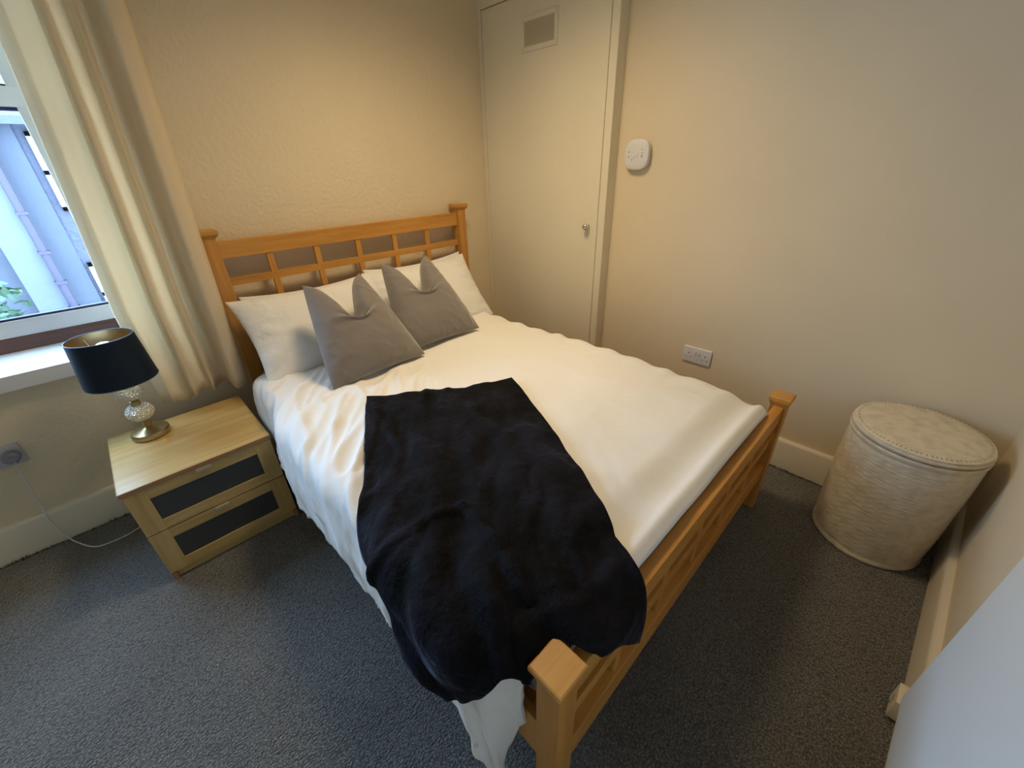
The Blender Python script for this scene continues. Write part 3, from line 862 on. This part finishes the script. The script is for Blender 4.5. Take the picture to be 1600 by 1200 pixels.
al = thing('carbon_monoxide_alarm', 'white rounded carbon monoxide alarm on the right wall beside the cupboard door', 'alarm', (0,-1.072,1.394), (0,-PI/2,0))
bm = new_bm(); n = 64; L = []
for (s, z) in ((.060,0),(.060,.006),(.066,.010),(.067,.022),(.064,.029),(.057,.032),(.040,.033)):
    ring = []
    for k in range(n):
        a = 2*PI*k/n; c, q = math.cos(a), math.sin(a)
        r = s/((abs(c)**2.9+abs(q)**2.9)**(1/2.9))
        ring.append(bm.verts.new((r*c, r*q, z)))
    L.append(ring)
for A, B in zip(L, L[1:]):
    for k in range(n): bm.faces.new((A[k],A[(k+1)%n],B[(k+1)%n],B[k]))
bm.faces.new(L[-1]); bm.faces.new(list(reversed(L[0])))
obj('casing', bm, m_plastic, al)
bm = new_bm()   # local x = up, local y = -y world... small printed symbols and lights
for (x_, y_, w_, h_) in ((.012,.038,.008,.005),(-.008,.038,.010,.004),(-.022,.020,.010,.003),(.020,-.030,.005,.005),(.006,-.032,.006,.005),(-.008,-.032,.010,.007),(.006,.006,.003,.012),(-.016,.012,.004,.005)):
    add_box(bm, x_-w_/2, x_+w_/2, y_-h_/2, y_+h_/2, .0325, .0336)
obj('printed_marks', bm, m_mark, al, smooth=False)
bm = new_bm(); add_lathe(bm, [(.012,.033),(.012,.0345),(.010,.0352),(0,.0352)], 24); obj('test_button', bm, m_plastic, al)

# ------------------------------------------------------------------ radiator and socket box by the front wall
rad = thing('radiator', 'smooth white radiator with rounded edge low on the wall at the far right', 'radiator')
rad.matrix_world = near_mat()
bm = new_bm(); add_box(bm, -2.05,-1.095,.034,.080,.262,.86,.022,6); obj('front_panel', bm, m_radiator, rad, angle=60)
for xx in (-1.9,-1.2):
    bm = new_bm(); add_box(bm, xx-.02,xx+.02,.001,.034,.4,.7,.002,1); obj('bracket', bm, m_radiator, rad, smooth=False)
sb = thing('wall_junction_box', 'small square cream junction box fixed on the skirting near the white radiator', 'junction box')
sb.matrix_world = near_mat()
bm = new_bm(); add_box(bm, -.965,-.895,.0225,.047,.010,.082,.004,2); bx = obj('box_cover', bm, m_gloss, sb)
bm = new_bm(); add_box(bm, -.940,-.922,.0465,.0485,.048,.058,.001,1); add_box(bm, -.936,-.926,.0465,.0485,.026,.036,.001,1); obj('screw', bm, m_mark, sb)

# ------------------------------------------------------------------ laundry basket
BX, BY, BHt = -.226, -2.418, .510
bk = thing('laundry_basket', 'oval cream woven laundry basket with lid in the corner', 'basket', (BX, BY, 0))
SX, SY, RT_ = 1.0, 1.0, .42
def brad(z): return .166 + .012*z/BHt + .006*math.sin(PI*z/BHt)
EX, EY = 1.06, 1.03
bm = new_bm(); n = 150; rows = 84; L = []
for j in range(rows+1):
    z = .004 + (BHt-.022)*j/rows
    ring = []
    for k in range(n):
        a = 2*PI*k/n
        ro = .0005*math.sin(k*PI/2.5 + (j//2)*PI) + (.0011 if j%2 else 0) + .002*nz(math.cos(a)*4, math.sin(a)*4, z*6)
        r = brad(z) + ro + (.004 if j < 3 or j > rows-3 else 0)
        x, y = r*EX*math.cos(a), r*EY*math.sin(a)
        ring.append(bm.verts.new((x*math.cos(RT_)-y*math.sin(RT_), x*math.sin(RT_)+y*math.cos(RT_), z)))
    L.append(ring)
for A, B in zip(L, L[1:]):
    for k in range(n): bm.faces.new((A[k],A[(k+1)%n],B[(k+1)%n],B[k]))
bm.faces.new(list(reversed(L[0]))); bm.faces.new(L[-1])
obj('basket_body', bm, m_wicker, bk, angle=60)
R = brad(BHt)
bm = new_bm(); add_lathe(bm, [(R+.002,BHt-.012),(R+.004,BHt-.009),(R+.004,BHt-.002),(R+.001,BHt)], 120, sx=EX, sy=EY, rot=RT_); obj('rim', bm, m_wicker, bk)
bm = new_bm(); add_lathe(bm, [(R-.003,BHt+.0005),(R+.001,BHt+.003),(R,BHt+.008),(R-.005,BHt+.010),(R-.03,BHt+.012),(.08,BHt+.015),(0,BHt+.016)], 120, sx=EX, sy=EY, rot=RT_)
lid = obj('lid', bm, m_wicker, bk)
bm = new_bm()
nsl = 88
for k in range(nsl):
    a = 2*PI*(k+random.uniform(-.15,.15))/nsl; hl = random.uniform(.003,.0055)*(1.2 if math.sin(a+1.2) < .1 else .75)
    mt_ = Matrix.Rotation(RT_, 4, 'Z') @ Matrix.Translation(((R-.011)*EX*math.cos(a), (R-.011)*EY*math.sin(a), BHt+.0104)) @ Matrix.Rotation(a, 4, 'Z')
    add_box(bm, -hl, hl, -.0012, .0012, -.002, .0004, mat=mt_)
sl = obj('lid_slots', bm, new_mat('slot_shade', (.20,.14,.08), .8), lid, smooth=False)  # flush dark bars, the shade inside the lid slots put in as colour
